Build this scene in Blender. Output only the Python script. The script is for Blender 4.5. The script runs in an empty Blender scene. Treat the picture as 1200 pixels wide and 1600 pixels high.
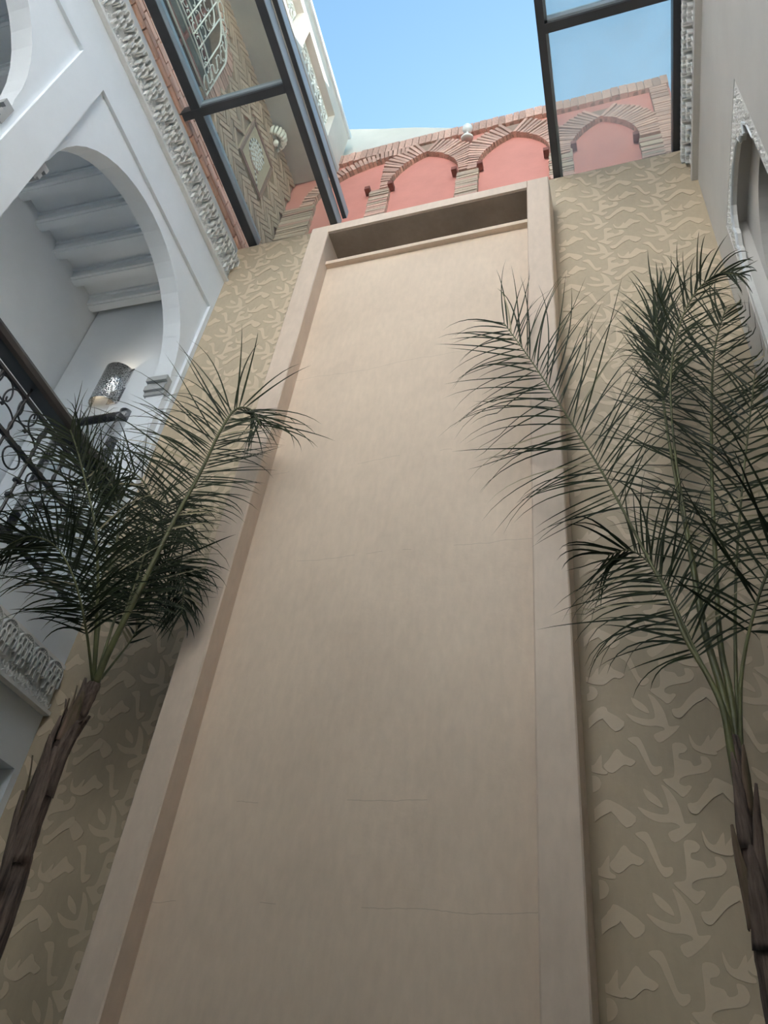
import bpy, bmesh, math, random
from mathutils import Vector, Matrix, noise
from mathutils.geometry import tessellate_polygon
R_ = random.Random(7)
SC = bpy.context.scene
COL = SC.collection
V = Vector

# ------------------------------------------------------------------ camera
PITCH, YAW, ROLL, FPX = math.radians(40.384), math.radians(21.938), math.radians(8.139), 1249.74
CAM = V((0, -3.7, 1.6))
_f = V((-math.sin(YAW) * math.cos(PITCH), math.cos(YAW) * math.cos(PITCH), math.sin(PITCH)))
_r = V((math.cos(YAW), math.sin(YAW), 0))
_u = _r.cross(_f)
CR = math.cos(ROLL) * _r + math.sin(ROLL) * _u
CU = -math.sin(ROLL) * _r + math.cos(ROLL) * _u
cam = bpy.data.objects.new('camera', bpy.data.cameras.new('camera'))
COL.objects.link(cam)
m3 = Matrix((CR, CU, -_f)).transposed()
cam.matrix_world = Matrix.Translation(CAM) @ m3.to_4x4()
cam.data.sensor_fit = 'VERTICAL'
cam.data.sensor_height = 36
cam.data.lens = 36 * FPX / 1600
cam.data.clip_start = 0.05
SC.camera = cam

# ------------------------------------------------------------------ light
SUN_EL, SUN_AZ = math.radians(40), math.radians(6)      # azimuth measured from +y towards +x
w = bpy.data.worlds.new('sky'); SC.world = w; w.use_nodes = True
nt = w.node_tree; nt.nodes.clear()
sky = nt.nodes.new('ShaderNodeTexSky'); sky.sky_type = 'NISHITA'; sky.sun_disc = False
sky.sun_elevation = SUN_EL; sky.sun_rotation = SUN_AZ; sky.altitude = 450
sky.air_density = 1.0; sky.dust_density = 0.6; sky.ozone_density = 1.0
bg = nt.nodes.new('ShaderNodeBackground'); bg.inputs['Strength'].default_value = 0.146
out = nt.nodes.new('ShaderNodeOutputWorld')
tint = nt.nodes.new('ShaderNodeMix'); tint.data_type = 'RGBA'; tint.blend_type = 'MULTIPLY'; tint.inputs[0].default_value = 1
tint.inputs[7].default_value = (1.0, 1.23, 1.10, 1)      # clear, slightly cyan desert sky
nt.links.new(sky.outputs[0], tint.inputs[6]); nt.links.new(tint.outputs[2], bg.inputs[0]); nt.links.new(bg.outputs[0], out.inputs[0])
sl = bpy.data.lights.new('sun', 'SUN'); sl.energy = 18.0; sl.color = (1.0, 0.965, 0.92); sl.angle = math.radians(0.6)
so = bpy.data.objects.new('sun', sl); COL.objects.link(so)
sd = V((math.sin(SUN_AZ) * math.cos(SUN_EL), math.cos(SUN_AZ) * math.cos(SUN_EL), math.sin(SUN_EL)))
so.rotation_euler = sd.to_track_quat('Z', 'Y').to_euler(); so.location = sd * 40
SC.view_settings.view_transform = 'Standard'; SC.view_settings.look = 'None'
SC.view_settings.gamma = 1; SC.view_settings.use_curve_mapping = False
SC.view_settings.exposure = 1.1
SC.cycles.max_bounces = 10; SC.cycles.diffuse_bounces = 7; SC.cycles.transparent_max_bounces = 16
SC.cycles.sample_clamp_indirect = 8
SC.cycles.use_denoising = True

# ------------------------------------------------------------------ pixel to place
def ray(x, y): return (x - 600) / FPX * CR - (y - 800) / FPX * CU + _f
def fw(px, y=0.0):                                   # pixel -> point on the plane y
    d = ray(*px); return CAM + d * ((y - CAM.y) / d.y)

# ------------------------------------------------------------------ frames of the two side walls
UX = V((0.02860746, -0.99959, 0)); NL = V((0.99959, 0.02860746, 0)); Z = V((0, 0, 1))
L0 = V((-3.54, 0, 0)); R0 = V((0.905, 0, 0))
def LW(d, n, z): return L0 + UX * d + NL * n + Z * z    # n > 0 points into the courtyard
def RW(d, n, z): return R0 + UX * d - NL * n + Z * z
def RB(x0, d, z): return V((x0, 0, z)) + UX * d
def lw(px, n=0.0):
    P0 = L0 + NL * n; d = ray(*px); t = (P0 - CAM).dot(NL) / d.dot(NL); P = CAM + d * t
    return (P - P0).dot(UX), P.z
TOP = 8.93

# ------------------------------------------------------------------ materials
def mat(name, col, rough=0.7, var=0.0, scale=4.0, bump=0.0, bscale=40.0, metal=0.0, col2=None, objrand=0.0, spec=None, bdist=0.01):
    m = bpy.data.materials.new(name); m.use_nodes = True
    n = m.node_tree.nodes; l = m.node_tree.links; b = n['Principled BSDF']
    b.inputs['Roughness'].default_value = rough; b.inputs['Metallic'].default_value = metal
    if spec is not None: b.inputs['Specular IOR Level'].default_value = spec
    c = (*col, 1)
    b.inputs['Base Color'].default_value = c
    tc = n.new('ShaderNodeTexCoord')
    src = None
    if var or col2:
        nz = n.new('ShaderNodeTexNoise'); nz.inputs['Scale'].default_value = scale; nz.inputs['Detail'].default_value = 6
        nz.inputs['Roughness'].default_value = 0.62
        l.new(tc.outputs['Object'], nz.inputs['Vector'])
        r = n.new('ShaderNodeValToRGB'); r.color_ramp.elements[0].position = 0.32; r.color_ramp.elements[1].position = 0.7
        c2 = col2 or tuple(x * (1 - var) for x in col)
        c1 = col if col2 else tuple(min(1, x * (1 + var * .4)) for x in col)
        r.color_ramp.elements[0].color = (*c2, 1); r.color_ramp.elements[1].color = (*c1, 1)
        l.new(nz.outputs['Fac'], r.inputs[0]); src = r.outputs[0]
    if objrand:
        oi = n.new('ShaderNodeObjectInfo'); hs = n.new('ShaderNodeHueSaturation')
        mr = n.new('ShaderNodeMapRange'); mr.inputs[3].default_value = 1 - objrand; mr.inputs[4].default_value = 1 + objrand
        l.new(oi.outputs['Random'], mr.inputs[0]); l.new(mr.outputs[0], hs.inputs['Value'])
        if src: l.new(src, hs.inputs['Color'])
        else: hs.inputs['Color'].default_value = c
        src = hs.outputs[0]
    if src: l.new(src, b.inputs['Base Color'])
    if bump:
        nb = n.new('ShaderNodeTexNoise'); nb.inputs['Scale'].default_value = bscale; nb.inputs['Detail'].default_value = 5
        l.new(tc.outputs['Object'], nb.inputs['Vector'])
        bp = n.new('ShaderNodeBump'); bp.inputs['Strength'].default_value = bump; bp.inputs['Distance'].default_value = bdist
        l.new(nb.outputs['Fac'], bp.inputs['Height']); l.new(bp.outputs[0], b.inputs['Normal'])
    return m

def tadelakt(name, col, col2, cracks=True):
    """polished lime plaster: broad clouds, trowel grain, a few hairline cracks"""
    m = mat(name, col, 0.5, col2=col2, scale=1.6, bump=0.16, bscale=9, bdist=0.02, spec=0.3)
    n = m.node_tree.nodes; l = m.node_tree.links; b = n['Principled BSDF']
    tc = n.new('ShaderNodeTexCoord')
    base = b.inputs['Base Color'].links[0].from_socket
    fine = n.new('ShaderNodeTexNoise'); fine.inputs['Scale'].default_value = 26; fine.inputs['Detail'].default_value = 8
    mp = n.new('ShaderNodeMapping'); mp.inputs['Scale'].default_value = (1, 1, 0.35)
    l.new(tc.outputs['Object'], mp.inputs[0]); l.new(mp.outputs[0], fine.inputs['Vector'])
    rr = n.new('ShaderNodeMapRange'); rr.inputs[1].default_value = .3; rr.inputs[2].default_value = .7
    rr.inputs[3].default_value = .95; rr.inputs[4].default_value = 1.03
    l.new(fine.outputs['Fac'], rr.inputs[0])
    mul = n.new('ShaderNodeMix'); mul.data_type = 'RGBA'; mul.blend_type = 'MULTIPLY'; mul.inputs[0].default_value = 1
    l.new(base, mul.inputs[6]); l.new(rr.outputs[0], mul.inputs[7])
    src = mul.outputs[2]
    if cracks:
        sx = n.new('ShaderNodeSeparateXYZ'); l.new(tc.outputs['Object'], sx.inputs[0])
        wob = n.new('ShaderNodeTexNoise'); wob.inputs['Scale'].default_value = 3.1; wob.inputs['Detail'].default_value = 7
        mpp = n.new('ShaderNodeMapping'); mpp.inputs['Scale'].default_value = (1, 1, 0.05); l.new(tc.outputs['Object'], mpp.inputs[0])
        l.new(mpp.outputs[0], wob.inputs['Vector'])
        tot = None
        for z0, amp in ((5.33, .16), (4.53, .1), (3.02, .08), (6.35, .12), (2.55, .1)):
            a = n.new('ShaderNodeMath'); a.operation = 'MULTIPLY_ADD'; a.inputs[1].default_value = amp; a.inputs[2].default_value = -z0 - amp * .5
            l.new(wob.outputs['Fac'], a.inputs[0])
            s = n.new('ShaderNodeMath'); s.operation = 'ADD'; l.new(sx.outputs[2], s.inputs[0]); l.new(a.outputs[0], s.inputs[1])
            ab = n.new('ShaderNodeMath'); ab.operation = 'ABSOLUTE'; l.new(s.outputs[0], ab.inputs[0])
            lt = n.new('ShaderNodeMath'); lt.operation = 'LESS_THAN'; lt.inputs[1].default_value = .0016; l.new(ab.outputs[0], lt.inputs[0])
            if tot is None: tot = lt.outputs[0]
            else:
                mx = n.new('ShaderNodeMath'); mx.operation = 'MAXIMUM'; l.new(tot, mx.inputs[0]); l.new(lt.outputs[0], mx.inputs[1]); tot = mx.outputs[0]
        gap = n.new('ShaderNodeTexNoise'); gap.inputs['Scale'].default_value = 1.7
        l.new(tc.outputs['Object'], gap.inputs['Vector'])
        gt = n.new('ShaderNodeMath'); gt.operation = 'GREATER_THAN'; gt.inputs[1].default_value = .5; l.new(gap.outputs['Fac'], gt.inputs[0])
        am = n.new('ShaderNodeMath'); am.operation = 'MULTIPLY'; l.new(tot, am.inputs[0]); l.new(gt.outputs[0], am.inputs[1])
        a2 = n.new('ShaderNodeMath'); a2.operation = 'MULTIPLY'; a2.inputs[1].default_value = .3; l.new(am.outputs[0], a2.inputs[0])
        mixc = n.new('ShaderNodeMix'); mixc.data_type = 'RGBA'; mixc.inputs[7].default_value = (.16, .12, .09, 1)
        l.new(a2.outputs[0], mixc.inputs[0]); l.new(src, mixc.inputs[6]); src = mixc.outputs[2]
    l.new(src, b.inputs['Base Color'])
    return m

M = {}
M['tad'] = tadelakt('tadelakt_panel', (.72, .575, .445), (.64, .51, .395))
M['tadf'] = tadelakt('tadelakt_frame', (.70, .565, .455), (.63, .505, .405), False)
M['slot'] = tadelakt('tadelakt_brown_slot', (.40, .32, .25), (.28, .22, .17), False)  # darker brown for the slot and the lintel underside
M['ground'] = tadelakt('stencil_ground', (.54, .44, .31), (.47, .385, .275), False)
M['motif'] = mat('stencil_motif', (.65, .53, .385), .42, .07, 3, .08, 30, spec=.4)
M['white'] = mat('white_plaster', (.765, .80, .83), .75, .04, 2.5, .06, 18)
M['whitew'] = mat('warm_white_plaster', (.66, .60, .53), .8, .07, 3, .1, 15)
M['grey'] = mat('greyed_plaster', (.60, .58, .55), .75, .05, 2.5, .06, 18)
M['carved'] = mat('carved_plaster', (.80, .79, .765), .85, .05, 40, .1, 90)
M['stone'] = mat('grey_impost_plaster', (.42, .43, .43), .8, .1, 8)
M['pink'] = mat('pink_plaster', (.62, .25, .20), .85, .1, 2.2, .15, 14)
M['brick'] = mat('thin_clay_brick', (.60, .365, .285), .9, .3, 9, .35, 60, objrand=.22)
M['brickb'] = mat('buff_clay_brick', (.53, .40, .30), .9, .25, 9, .35, 60, objrand=.2)
M['brickd'] = mat('dark_clay_brick', (.23, .08, .06), .9, .3, 9, .3, 60)
M['bricko'] = mat('orange_clay_brick', (.86, .53, .38), .85, .15, 7, .3, 60, objrand=.1)
M['mortar'] = mat('brick_mortar', (.36, .24, .18), .95, .2, 20, .3, 60)
M['mortarb'] = mat('buff_mortar', (.34, .25, .18), .95, .2, 20, .3, 60)
M['steel'] = mat('dark_painted_steel', (.05, .053, .06), .42, .15, 6)
M['alu'] = mat('grey_aluminium_rail', (.36, .41, .44), .45, .05, 5)
M['iron_w'] = mat('white_painted_iron', (.84, .84, .78), .5)
M['iron_b'] = mat('black_wrought_iron', (.012, .012, .014), .4)
M['hand'] = mat('black_lacquered_handrail', (.010, .010, .012), .28)
M['leaf'] = mat('palm_leaflet', (.026, .034, .012), .5, .35, 3, spec=.22, objrand=.25)
M['leafdry'] = mat('dry_palm_leaflet', (.36, .31, .19), .7, .2, 5)
M['rachis'] = mat('palm_leaf_stalk', (.115, .118, .038), .5, .5, 6, .2, 50)
M['trunk'] = mat('palm_trunk_fibre', (.26, .185, .145), .95, col2=(.05, .035, .03), scale=22, bump=.9, bscale=45, bdist=.02)
M['sheath'] = mat('old_leaf_base', (.27, .17, .125), .85, col2=(.07, .06, .025), scale=18, bump=.6, bscale=40)
for k_ in ('trunk', 'sheath'):
    nt_ = M[k_].node_tree
    for nn in [q for q in nt_.nodes if q.type == 'TEX_NOISE']:
        lk = nn.inputs['Vector'].links[0]; mp_ = nt_.nodes.new('ShaderNodeMapping'); mp_.inputs['Scale'].default_value = (1.6, 1.6, .16)
        src_ = lk.from_socket; nt_.links.new(src_, mp_.inputs[0]); nt_.links.new(mp_.outputs[0], nn.inputs['Vector'])
M['mirror'] = mat('mirror_glass', (.86, .9, .92), .03, metal=1)
M['tilew'] = mat('glazed_white_shard', (.78, .80, .78), .3, .1, 9, objrand=.08)
M['tiled'] = mat('glazed_dark_tile', (.12, .09, .09), .35, objrand=.2)
M['tileb'] = mat('glazed_brown_tile', (.33, .20, .16), .4, objrand=.2)
M['sand'] = mat('sand_mosaic_ground', (.50, .42, .30), .9, .2, 60)
M['dark'] = mat('dark_room_black', (.006, .006, .007), .9)
M['floor'] = mat('zellige_floor', (.20, .18, .16), .35, .15, 3)
M['conc'] = mat('grey_concrete', (.50, .50, .47), .85, .12, 3, .2, 20)

def perforated():
    m = mat('perforated_silver', (.72, .72, .72), .22, metal=1)
    n = m.node_tree.nodes; l = m.node_tree.links; b = n['Principled BSDF']
    tc = n.new('ShaderNodeTexCoord'); v = n.new('ShaderNodeTexVoronoi'); v.feature = 'DISTANCE_TO_EDGE'; v.inputs['Scale'].default_value = 55
    l.new(tc.outputs['Object'], v.inputs['Vector'])
    r = n.new('ShaderNodeValToRGB'); r.color_ramp.elements[0].position = .10; r.color_ramp.elements[1].position = .17
    r.color_ramp.elements[0].color = (.8, .8, .8, 1); r.color_ramp.elements[1].color = (.22, .22, .22, 1)
    l.new(v.outputs['Distance'], r.inputs[0]); l.new(r.outputs[0], b.inputs['Base Color'])
    bp = n.new('ShaderNodeBump'); bp.inputs['Strength'].default_value = .6; bp.inputs['Distance'].default_value = .01; bp.invert = True
    l.new(v.outputs['Distance'], bp.inputs['Height']); l.new(bp.outputs[0], b.inputs['Normal'])
    return m
M['perf'] = perforated()

def studded(name, a, bcol):
    m = mat(name, a, .3, metal=.7)
    n = m.node_tree.nodes; l = m.node_tree.links; b = n['Principled BSDF']
    tc = n.new('ShaderNodeTexCoord'); c = n.new('ShaderNodeTexVoronoi'); c.inputs['Scale'].default_value = 70
    l.new(tc.outputs['Object'], c.inputs['Vector'])
    nz = n.new('ShaderNodeTexNoise'); nz.inputs['Scale'].default_value = 4.5; l.new(tc.outputs['Object'], nz.inputs['Vector'])
    r = n.new('ShaderNodeValToRGB'); r.color_ramp.interpolation = 'CONSTANT'
    r.color_ramp.elements[0].color = (*bcol, 1); r.color_ramp.elements[1].color = (*a, 1); r.color_ramp.elements[1].position = .5
    l.new(nz.outputs['Fac'], r.inputs[0]); l.new(r.outputs[0], b.inputs['Base Color'])
    bp = n.new('ShaderNodeBump'); bp.inputs['Strength'].default_value = .7; bp.inputs['Distance'].default_value = .006
    l.new(c.outputs['Distance'], bp.inputs['Height']); l.new(bp.outputs[0], b.inputs['Normal'])
    return m
M['studb'] = studded('black_studded_metal', (.03, .03, .035), (.22, .22, .23))
M['studs'] = studded('silver_studded_metal', (.75, .76, .78), (.10, .10, .11))

def glass(name, tint, haze):
    m = bpy.data.materials.new(name); m.use_nodes = True
    n = m.node_tree.nodes; l = m.node_tree.links; n.clear()
    o = n.new('ShaderNodeOutputMaterial'); t = n.new('ShaderNodeBsdfTransparent'); t.inputs[0].default_value = (*tint, 1)
    g = n.new('ShaderNodeBsdfGlossy'); g.inputs['Roughness'].default_value = .02
    f = n.new('ShaderNodeFresnel'); f.inputs[0].default_value = 1.38
    mx = n.new('ShaderNodeMixShader'); l.new(f.outputs[0], mx.inputs[0]); l.new(t.outputs[0], mx.inputs[1]); l.new(g.outputs[0], mx.inputs[2])
    d = n.new('ShaderNodeBsdfTranslucent'); d.inputs[0].default_value = (.8, .8, .76, 1)
    tc = n.new('ShaderNodeTexCoord'); nz = n.new('ShaderNodeTexNoise'); nz.inputs['Scale'].default_value = 1.6; nz.inputs['Detail'].default_value = 8
    nz.inputs['Distortion'].default_value = 1.2
    l.new(tc.outputs['Object'], nz.inputs['Vector'])
    r = n.new('ShaderNodeMapRange'); r.inputs[1].default_value = .3; r.inputs[2].default_value = .75; r.inputs[3].default_value = haze * .7; r.inputs[4].default_value = haze * 1.3
    l.new(nz.outputs['Fac'], r.inputs[0])
    m2 = n.new('ShaderNodeMixShader'); l.new(r.outputs[0], m2.inputs[0]); l.new(mx.outputs[0], m2.inputs[1]); l.new(d.outputs[0], m2.inputs[2])
    l.new(m2.outputs[0], o.inputs[0])
    return m
M['glass'] = glass('dusty_roof_glass', (.90, .93, .90), .17)
M['glassl'] = glass('clear_roof_glass', (.92, .94, .90), .06)
M['wglass'] = glass('window_glass', (.5, .55, .53), .1)

# ------------------------------------------------------------------ mesh helpers
class MB:
    def __init__(s): s.v = []; s.f = []
    def add(s, vs, fs):
        k = len(s.v); s.v += [V(p) for p in vs]; s.f += [[i + k for i in f] for f in fs]; return s
    def hexa(s, p):                                  # 8 points: bottom ring, top ring
        return s.add(p, [(3, 2, 1, 0), (4, 5, 6, 7), (0, 1, 5, 4), (1, 2, 6, 5), (2, 3, 7, 6), (3, 0, 4, 7)])
    def box(s, a, b):
        (x0, y0, z0), (x1, y1, z1) = a, b
        return s.hexa([(x0, y0, z0), (x1, y0, z0), (x1, y1, z0), (x0, y1, z0), (x0, y0, z1), (x1, y0, z1), (x1, y1, z1), (x0, y1, z1)])
    def fbox(s, F, a, b):                            # box in a wall frame F(d, n, z)
        (d0, n0, z0), (d1, n1, z1) = a, b
        return s.hexa([F(d0, n0, z0), F(d1, n0, z0), F(d1, n1, z0), F(d0, n1, z0), F(d0, n0, z1), F(d1, n0, z1), F(d1, n1, z1), F(d0, n1, z1)])
    def prism(s, loop, F, t0, t1, holes=()):         # loops in 2D, F(a, b, t) -> world, between depths t0 and t1
        loops = [list(loop)] + [list(h) for h in holes]
        flat = [p for L in loops for p in L]
        tri = tessellate_polygon([[V((p[0], p[1], 0)) for p in L] for L in loops])
        n = len(flat)
        vs = [F(p[0], p[1], t0) for p in flat] + [F(p[0], p[1], t1) for p in flat]
        fs = [tuple(t) for t in tri] + [tuple(i + n for i in reversed(t)) for t in tri]
        k = 0
        for L in loops:
            c = len(L)
            for i in range(c): j = (i + 1) % c; fs.append((k + i, k + j, n + k + j, n + k + i))
            k += c
        return s.add(vs, fs)
    def tube(s, path, r, sides=6, r1=None, cap=True, up=None):
        path = [V(p) for p in path]; n = len(path)
        t = (path[1] - path[0]).normalized(); a = V((0, 0, 1)) if abs(t.z) < .9 else V((1, 0, 0))
        u = t.cross(a).normalized(); vs = []; fs = []
        for i, p in enumerate(path):
            t = (path[min(i + 1, n - 1)] - path[max(i - 1, 0)]).normalized()
            u = (u - t * u.dot(t)).normalized(); w_ = t.cross(u)
            rr = r if r1 is None else r + (r1 - r) * i / (n - 1)
            if callable(r): rr = r(i / (n - 1))
            for k in range(sides):
                g = 2 * math.pi * k / sides; vs.append(p + u * math.cos(g) * rr + w_ * math.sin(g) * rr)
        for i in range(n - 1):
            for k in range(sides):
                k2 = (k + 1) % sides; fs.append((i * sides + k, i * sides + k2, (i + 1) * sides + k2, (i + 1) * sides + k))
        if cap: fs += [tuple(reversed(range(sides))), tuple((n - 1) * sides + k for k in range(sides))]
        return s.add(vs, fs)
    def lathe(s, prof, o, ax, sides=20):
        ax = V(ax).normalized(); a = V((0, 0, 1)) if abs(ax.z) < .9 else V((1, 0, 0)); u = ax.cross(a).normalized(); w_ = ax.cross(u)
        vs = [V(o) + ax * h + (u * math.cos(2 * math.pi * k / sides) + w_ * math.sin(2 * math.pi * k / sides)) * r for r, h in prof for k in range(sides)]
        fs = [(i * sides + k, i * sides + (k + 1) % sides, (i + 1) * sides + (k + 1) % sides, (i + 1) * sides + k) for i in range(len(prof) - 1) for k in range(sides)]
        fs += [tuple(range(sides)), tuple((len(prof) - 1) * sides + k for k in range(sides))]
        return s.add(vs, fs)
    def mesh(s, name, m=None, smooth=False):
        me = bpy.data.meshes.new(name); me.from_pydata([tuple(p) for p in s.v], [], s.f)
        bm = bmesh.new(); bm.from_mesh(me); bmesh.ops.recalc_face_normals(bm, faces=bm.faces); bm.to_mesh(me); bm.free()
        if m: me.materials.append(M[m] if isinstance(m, str) else m)
        if smooth:
            for p in me.polygons: p.use_smooth = True
        return me

ORG = {}
def link(name, data, parent=None, at=None):
    o = bpy.data.objects.new(name, data); COL.objects.link(o)
    at = V(at) if at is not None else V((0, 0, 0))
    if parent is not None: o.parent = parent; o.location = at - ORG[parent.name]
    else: o.location = at
    ORG[o.name] = at
    return o
def obj(name, mb, m, parent=None, smooth=False): return link(name, mb.mesh(name, m, smooth), parent)
def tag(o, label=None, cat=None, group=None, kind=None):
    if label: o['label'] = label
    if cat: o['category'] = cat
    if group: o['group'] = group
    if kind: o['kind'] = kind
    return o
def struct(name, mb, m, smooth=False): return tag(obj(name, mb, m, None, smooth), kind='structure')
def thing(name, at, label, cat, group=None): return tag(link(name, None, None, at), label, cat, group)
def place(name, me, parent, basis, at):              # shared mesh, 3x3 basis (columns), world position
    o = link(name, me, parent, at)
    if basis is not None:
        mt = Matrix(basis).transposed(); q = mt.to_quaternion() if False else None
        o.matrix_basis = Matrix.Translation(o.location) @ mt.to_4x4()
    return o
def smooth_loop(pts, k=3):
    n = len(pts); o = []
    for i in range(n):
        p0, p1, p2, p3 = [V(pts[(i + j) % n]) for j in (-1, 0, 1, 2)]
        for q in range(k):
            t = q / k
            o.append(.5 * ((2 * p1) + (p2 - p0) * t + (2 * p0 - 5 * p1 + 4 * p2 - p3) * t * t + (3 * p1 - p0 - 3 * p2 + p3) * t ** 3))
    return o
def spline(pts, k=6):
    o = []; n = len(pts); P = [V(p) for p in pts]
    for i in range(n - 1):
        p0 = P[max(i - 1, 0)]; p1 = P[i]; p2 = P[i + 1]; p3 = P[min(i + 2, n - 1)]
        for q in range(k):
            t = q / k
            o.append(.5 * ((2 * p1) + (p2 - p0) * t + (2 * p0 - 5 * p1 + 4 * p2 - p3) * t * t + (3 * p1 - p0 - 3 * p2 + p3) * t ** 3))
    return o + [P[-1]]

# unit brick meshes, slightly uneven
def brick_mesh(name, m, seed):
    r = random.Random(seed); mb = MB(); j = lambda: r.uniform(-.03, .03)
    c = [(-.5, -.5, -.5), (.5, -.5, -.5), (.5, .5, -.5), (-.5, .5, -.5), (-.5, -.5, .5), (.5, -.5, .5), (.5, .5, .5), (-.5, .5, .5)]
    mb.hexa([(x * (1 + j()), y, z * (1 + 1.5 * j())) for x, y, z in c]); return mb.mesh(name, m)
BR = {k: [brick_mesh('brick_' + k, k, i) for i in range(4)] for k in ('brick', 'brickb', 'brickd', 'bricko')}
def brick(kind, parent, c, ax, ay, az, name='brick'):    # full edge vectors
    return place(name, R_.choice(BR[kind]), parent, (ax, ay, az), c)

# ================================================================== THE SETTING
# ---- floor and the wall facing the camera
struct('floor', MB().box((-5.2, -8.6, -.12), (1.6, .6, 0)), 'floor')
YF, YP = -.30, -.15                                  # front of the raised surround, face of its sunk panel
XO0, XI0, XI1, XO1 = -2.497, -2.318, -.487, -.300    # surround: outer / inner edges
ZL0, ZL1, ZP = 8.29, 8.405, 7.90                     # lintel underside, top, top of the panel
mb = MB()
mb.box((-5.1, 0, 0), (XO0 + .05, .6, TOP)); mb.box((XO1 - .05, 0, 0), (1.6, .6, TOP)); mb.box((XO0 + .05, .26, 0), (XO1 - .05, .6, TOP))
wall_front = struct('wall_front', mb, 'ground')
mb = MB().box((XI0 - .02, YP, 0), (XI1 + .02, .02, ZP))
obj('fountain_panel', mb, 'tad', wall_front)
mb = MB()
mb.hexa([(XI0, YP - .05, ZP + .002), (XI1, YP - .05, ZP + .002), (XI1, .02, ZP + .002), (XI0, .02, ZP + .002), (XI0, YP - .05, ZP + .05), (XI1, YP - .05, ZP + .05), (XI1, .02, ZP + .05), (XI0, .02, ZP + .05)])
obj('spout_ledge', mb, 'tad', wall_front)
for x0, x1 in ((XO0, XI0), (XI1, XO1)):
    mb = MB(); b = .008
    mb.prism([(x0, .01), (x0, YF + b), (x0 + b, YF), (x1 - b, YF), (x1, YF + b), (x1, .01)], lambda a, c, t: V((a, c, t)), 0, ZL1)
    obj('surround_pillar', mb, 'tadf', wall_front)
obj('surround_lintel', MB().box((XI0, YF, ZL0), (XI1, .26, ZL1)), 'tadf', wall_front)
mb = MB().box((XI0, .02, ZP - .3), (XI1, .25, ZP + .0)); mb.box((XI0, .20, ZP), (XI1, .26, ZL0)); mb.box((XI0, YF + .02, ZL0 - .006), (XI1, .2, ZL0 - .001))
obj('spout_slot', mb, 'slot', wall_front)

# ---- stencilled motifs: outlines taken from two zooms, squared up on the wall plane, then laid out in drops
za = lambda x, y: fw((900 + x / 5, 1060 + y / 5)); zb = lambda x, y: fw((910 + x / 4.2857, 1220 + y / 4.2857))
MOT = []
def motif(f, pts): MOT.append([(f(*p).x, f(*p).z) for p in pts])
motif(zb, [(340, 158), (430, 195), (520, 215), (570, 203), (565, 140), (540, 60), (515, 0), (560, 25), (612, 90), (650, 160), (675, 235), (695, 282), (775, 278), (720, 350), (615, 420), (565, 355), (612, 325), (652, 310), (640, 290), (590, 275), (500, 272), (420, 240), (370, 200)])
motif(zb, [(380, 28), (440, 58), (500, 108), (527, 165), (480, 150), (412, 100)])
motif(zb, [(328, 58), (352, 72), (384, 108), (352, 92)])
motif(za, [(750, 455), (830, 450), (875, 490), (850, 530), (805, 540), (810, 580), (900, 600), (935, 642), (1000, 620), (990, 560), (1050, 570), (1085, 630), (1050, 690), (950, 710), (870, 725), (815, 752), (810, 790), (860, 812), (890, 803), (915, 825), (845, 905), (780, 860), (662, 760), (750, 740), (765, 680), (755, 560)])
motif(za, [(362, 418), (400, 400), (455, 402), (490, 450), (530, 540), (566, 625), (600, 648), (652, 645), (655, 690), (605, 722), (560, 690), (500, 585), (445, 485), (405, 455)])
motif(za, [(270, 500), (330, 552), (430, 602), (390, 645), (330, 635), (230, 705), (155, 650), (200, 590)])
motif(za, [(130, 1000), (160, 960), (210, 930), (430, 1070), (350, 1165), (222, 1030), (170, 1045)])
motif(za, [(890, 370), (940, 450), (1000, 470), (1062, 380), (1078, 490), (1130, 520), (1120, 550), (1000, 532), (920, 482)])
motif(za, [(1130, 765), (1190, 782), (1192, 860), (1100, 912), (1012, 1000), (960, 1050), (900, 1030), (880, 960), (960, 945), (1040, 842)])
def clip(poly, ax, lim, keep_less):
    o = []
    for i in range(len(poly)):
        a, b = poly[i], poly[(i + 1) % len(poly)]
        ia = (a[ax] <= lim) == keep_less; ib = (b[ax] <= lim) == keep_less
        if ia: o.append(a)
        if ia != ib:
            t = (lim - a[ax]) / (b[ax] - a[ax]); o.append((a[0] + (b[0] - a[0]) * t, a[1] + (b[1] - a[1]) * t))
    return o
AX = sum(p[0] for p in MOT[0]) / len(MOT[0]); AZ = sum(p[1] for p in MOT[0]) / len(MOT[0])
shapes = [[(AX + (p.x - AX) * .9, AZ + (p.y - AZ) * .92) for p in smooth_loop([V((*q, 0)) for q in m], 3)] for m in MOT]
cells = []
for side, (xa, xb) in enumerate(((-3.53, XO0 - .01), (XO1 + .03, .895))):
    for ci in range(-8, 4):
        for ri in range(-3, 16):
            ox = ci * .475 + R_.uniform(-.008, .008); oz = ri * .455 + ci * .09 + R_.uniform(-.008, .008)
            for k, s in enumerate(shapes):
                P = [(a + ox, b + oz) for a, b in s]
                xs = [p[0] for p in P]; zs = [p[1] for p in P]
                if max(xs) < xa + .03 or min(xs) > xb - .03 or max(zs) > TOP + .2 or min(zs) > TOP - .04 or max(zs) < 1.75: continue
                if min(xs) < xa: P = clip(P, 0, xa, False)
                if max(xs) > xb: P = clip(P, 0, xb, True)
                if max(zs) > TOP - .004: P = clip(P, 1, TOP - .004, True)
                if len(P) < 4: continue
                c = V((sum(p[0] for p in P) / len(P), 0, sum(p[1] for p in P) / len(P)))
                area = abs(sum(P[i][0] * P[i - 1][1] - P[i - 1][0] * P[i][1] for i in range(len(P)))) / 2
                if area < .0006: continue
                dd = c - CAM; cells.append((-area / dd.length ** 2 * abs(dd.normalized().y), P, -.0012 - .0003 * k - .00004 * ((ci * 5 + ri) % 7)))
cells.sort(key=lambda t: t[0])
rest = MB()
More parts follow.
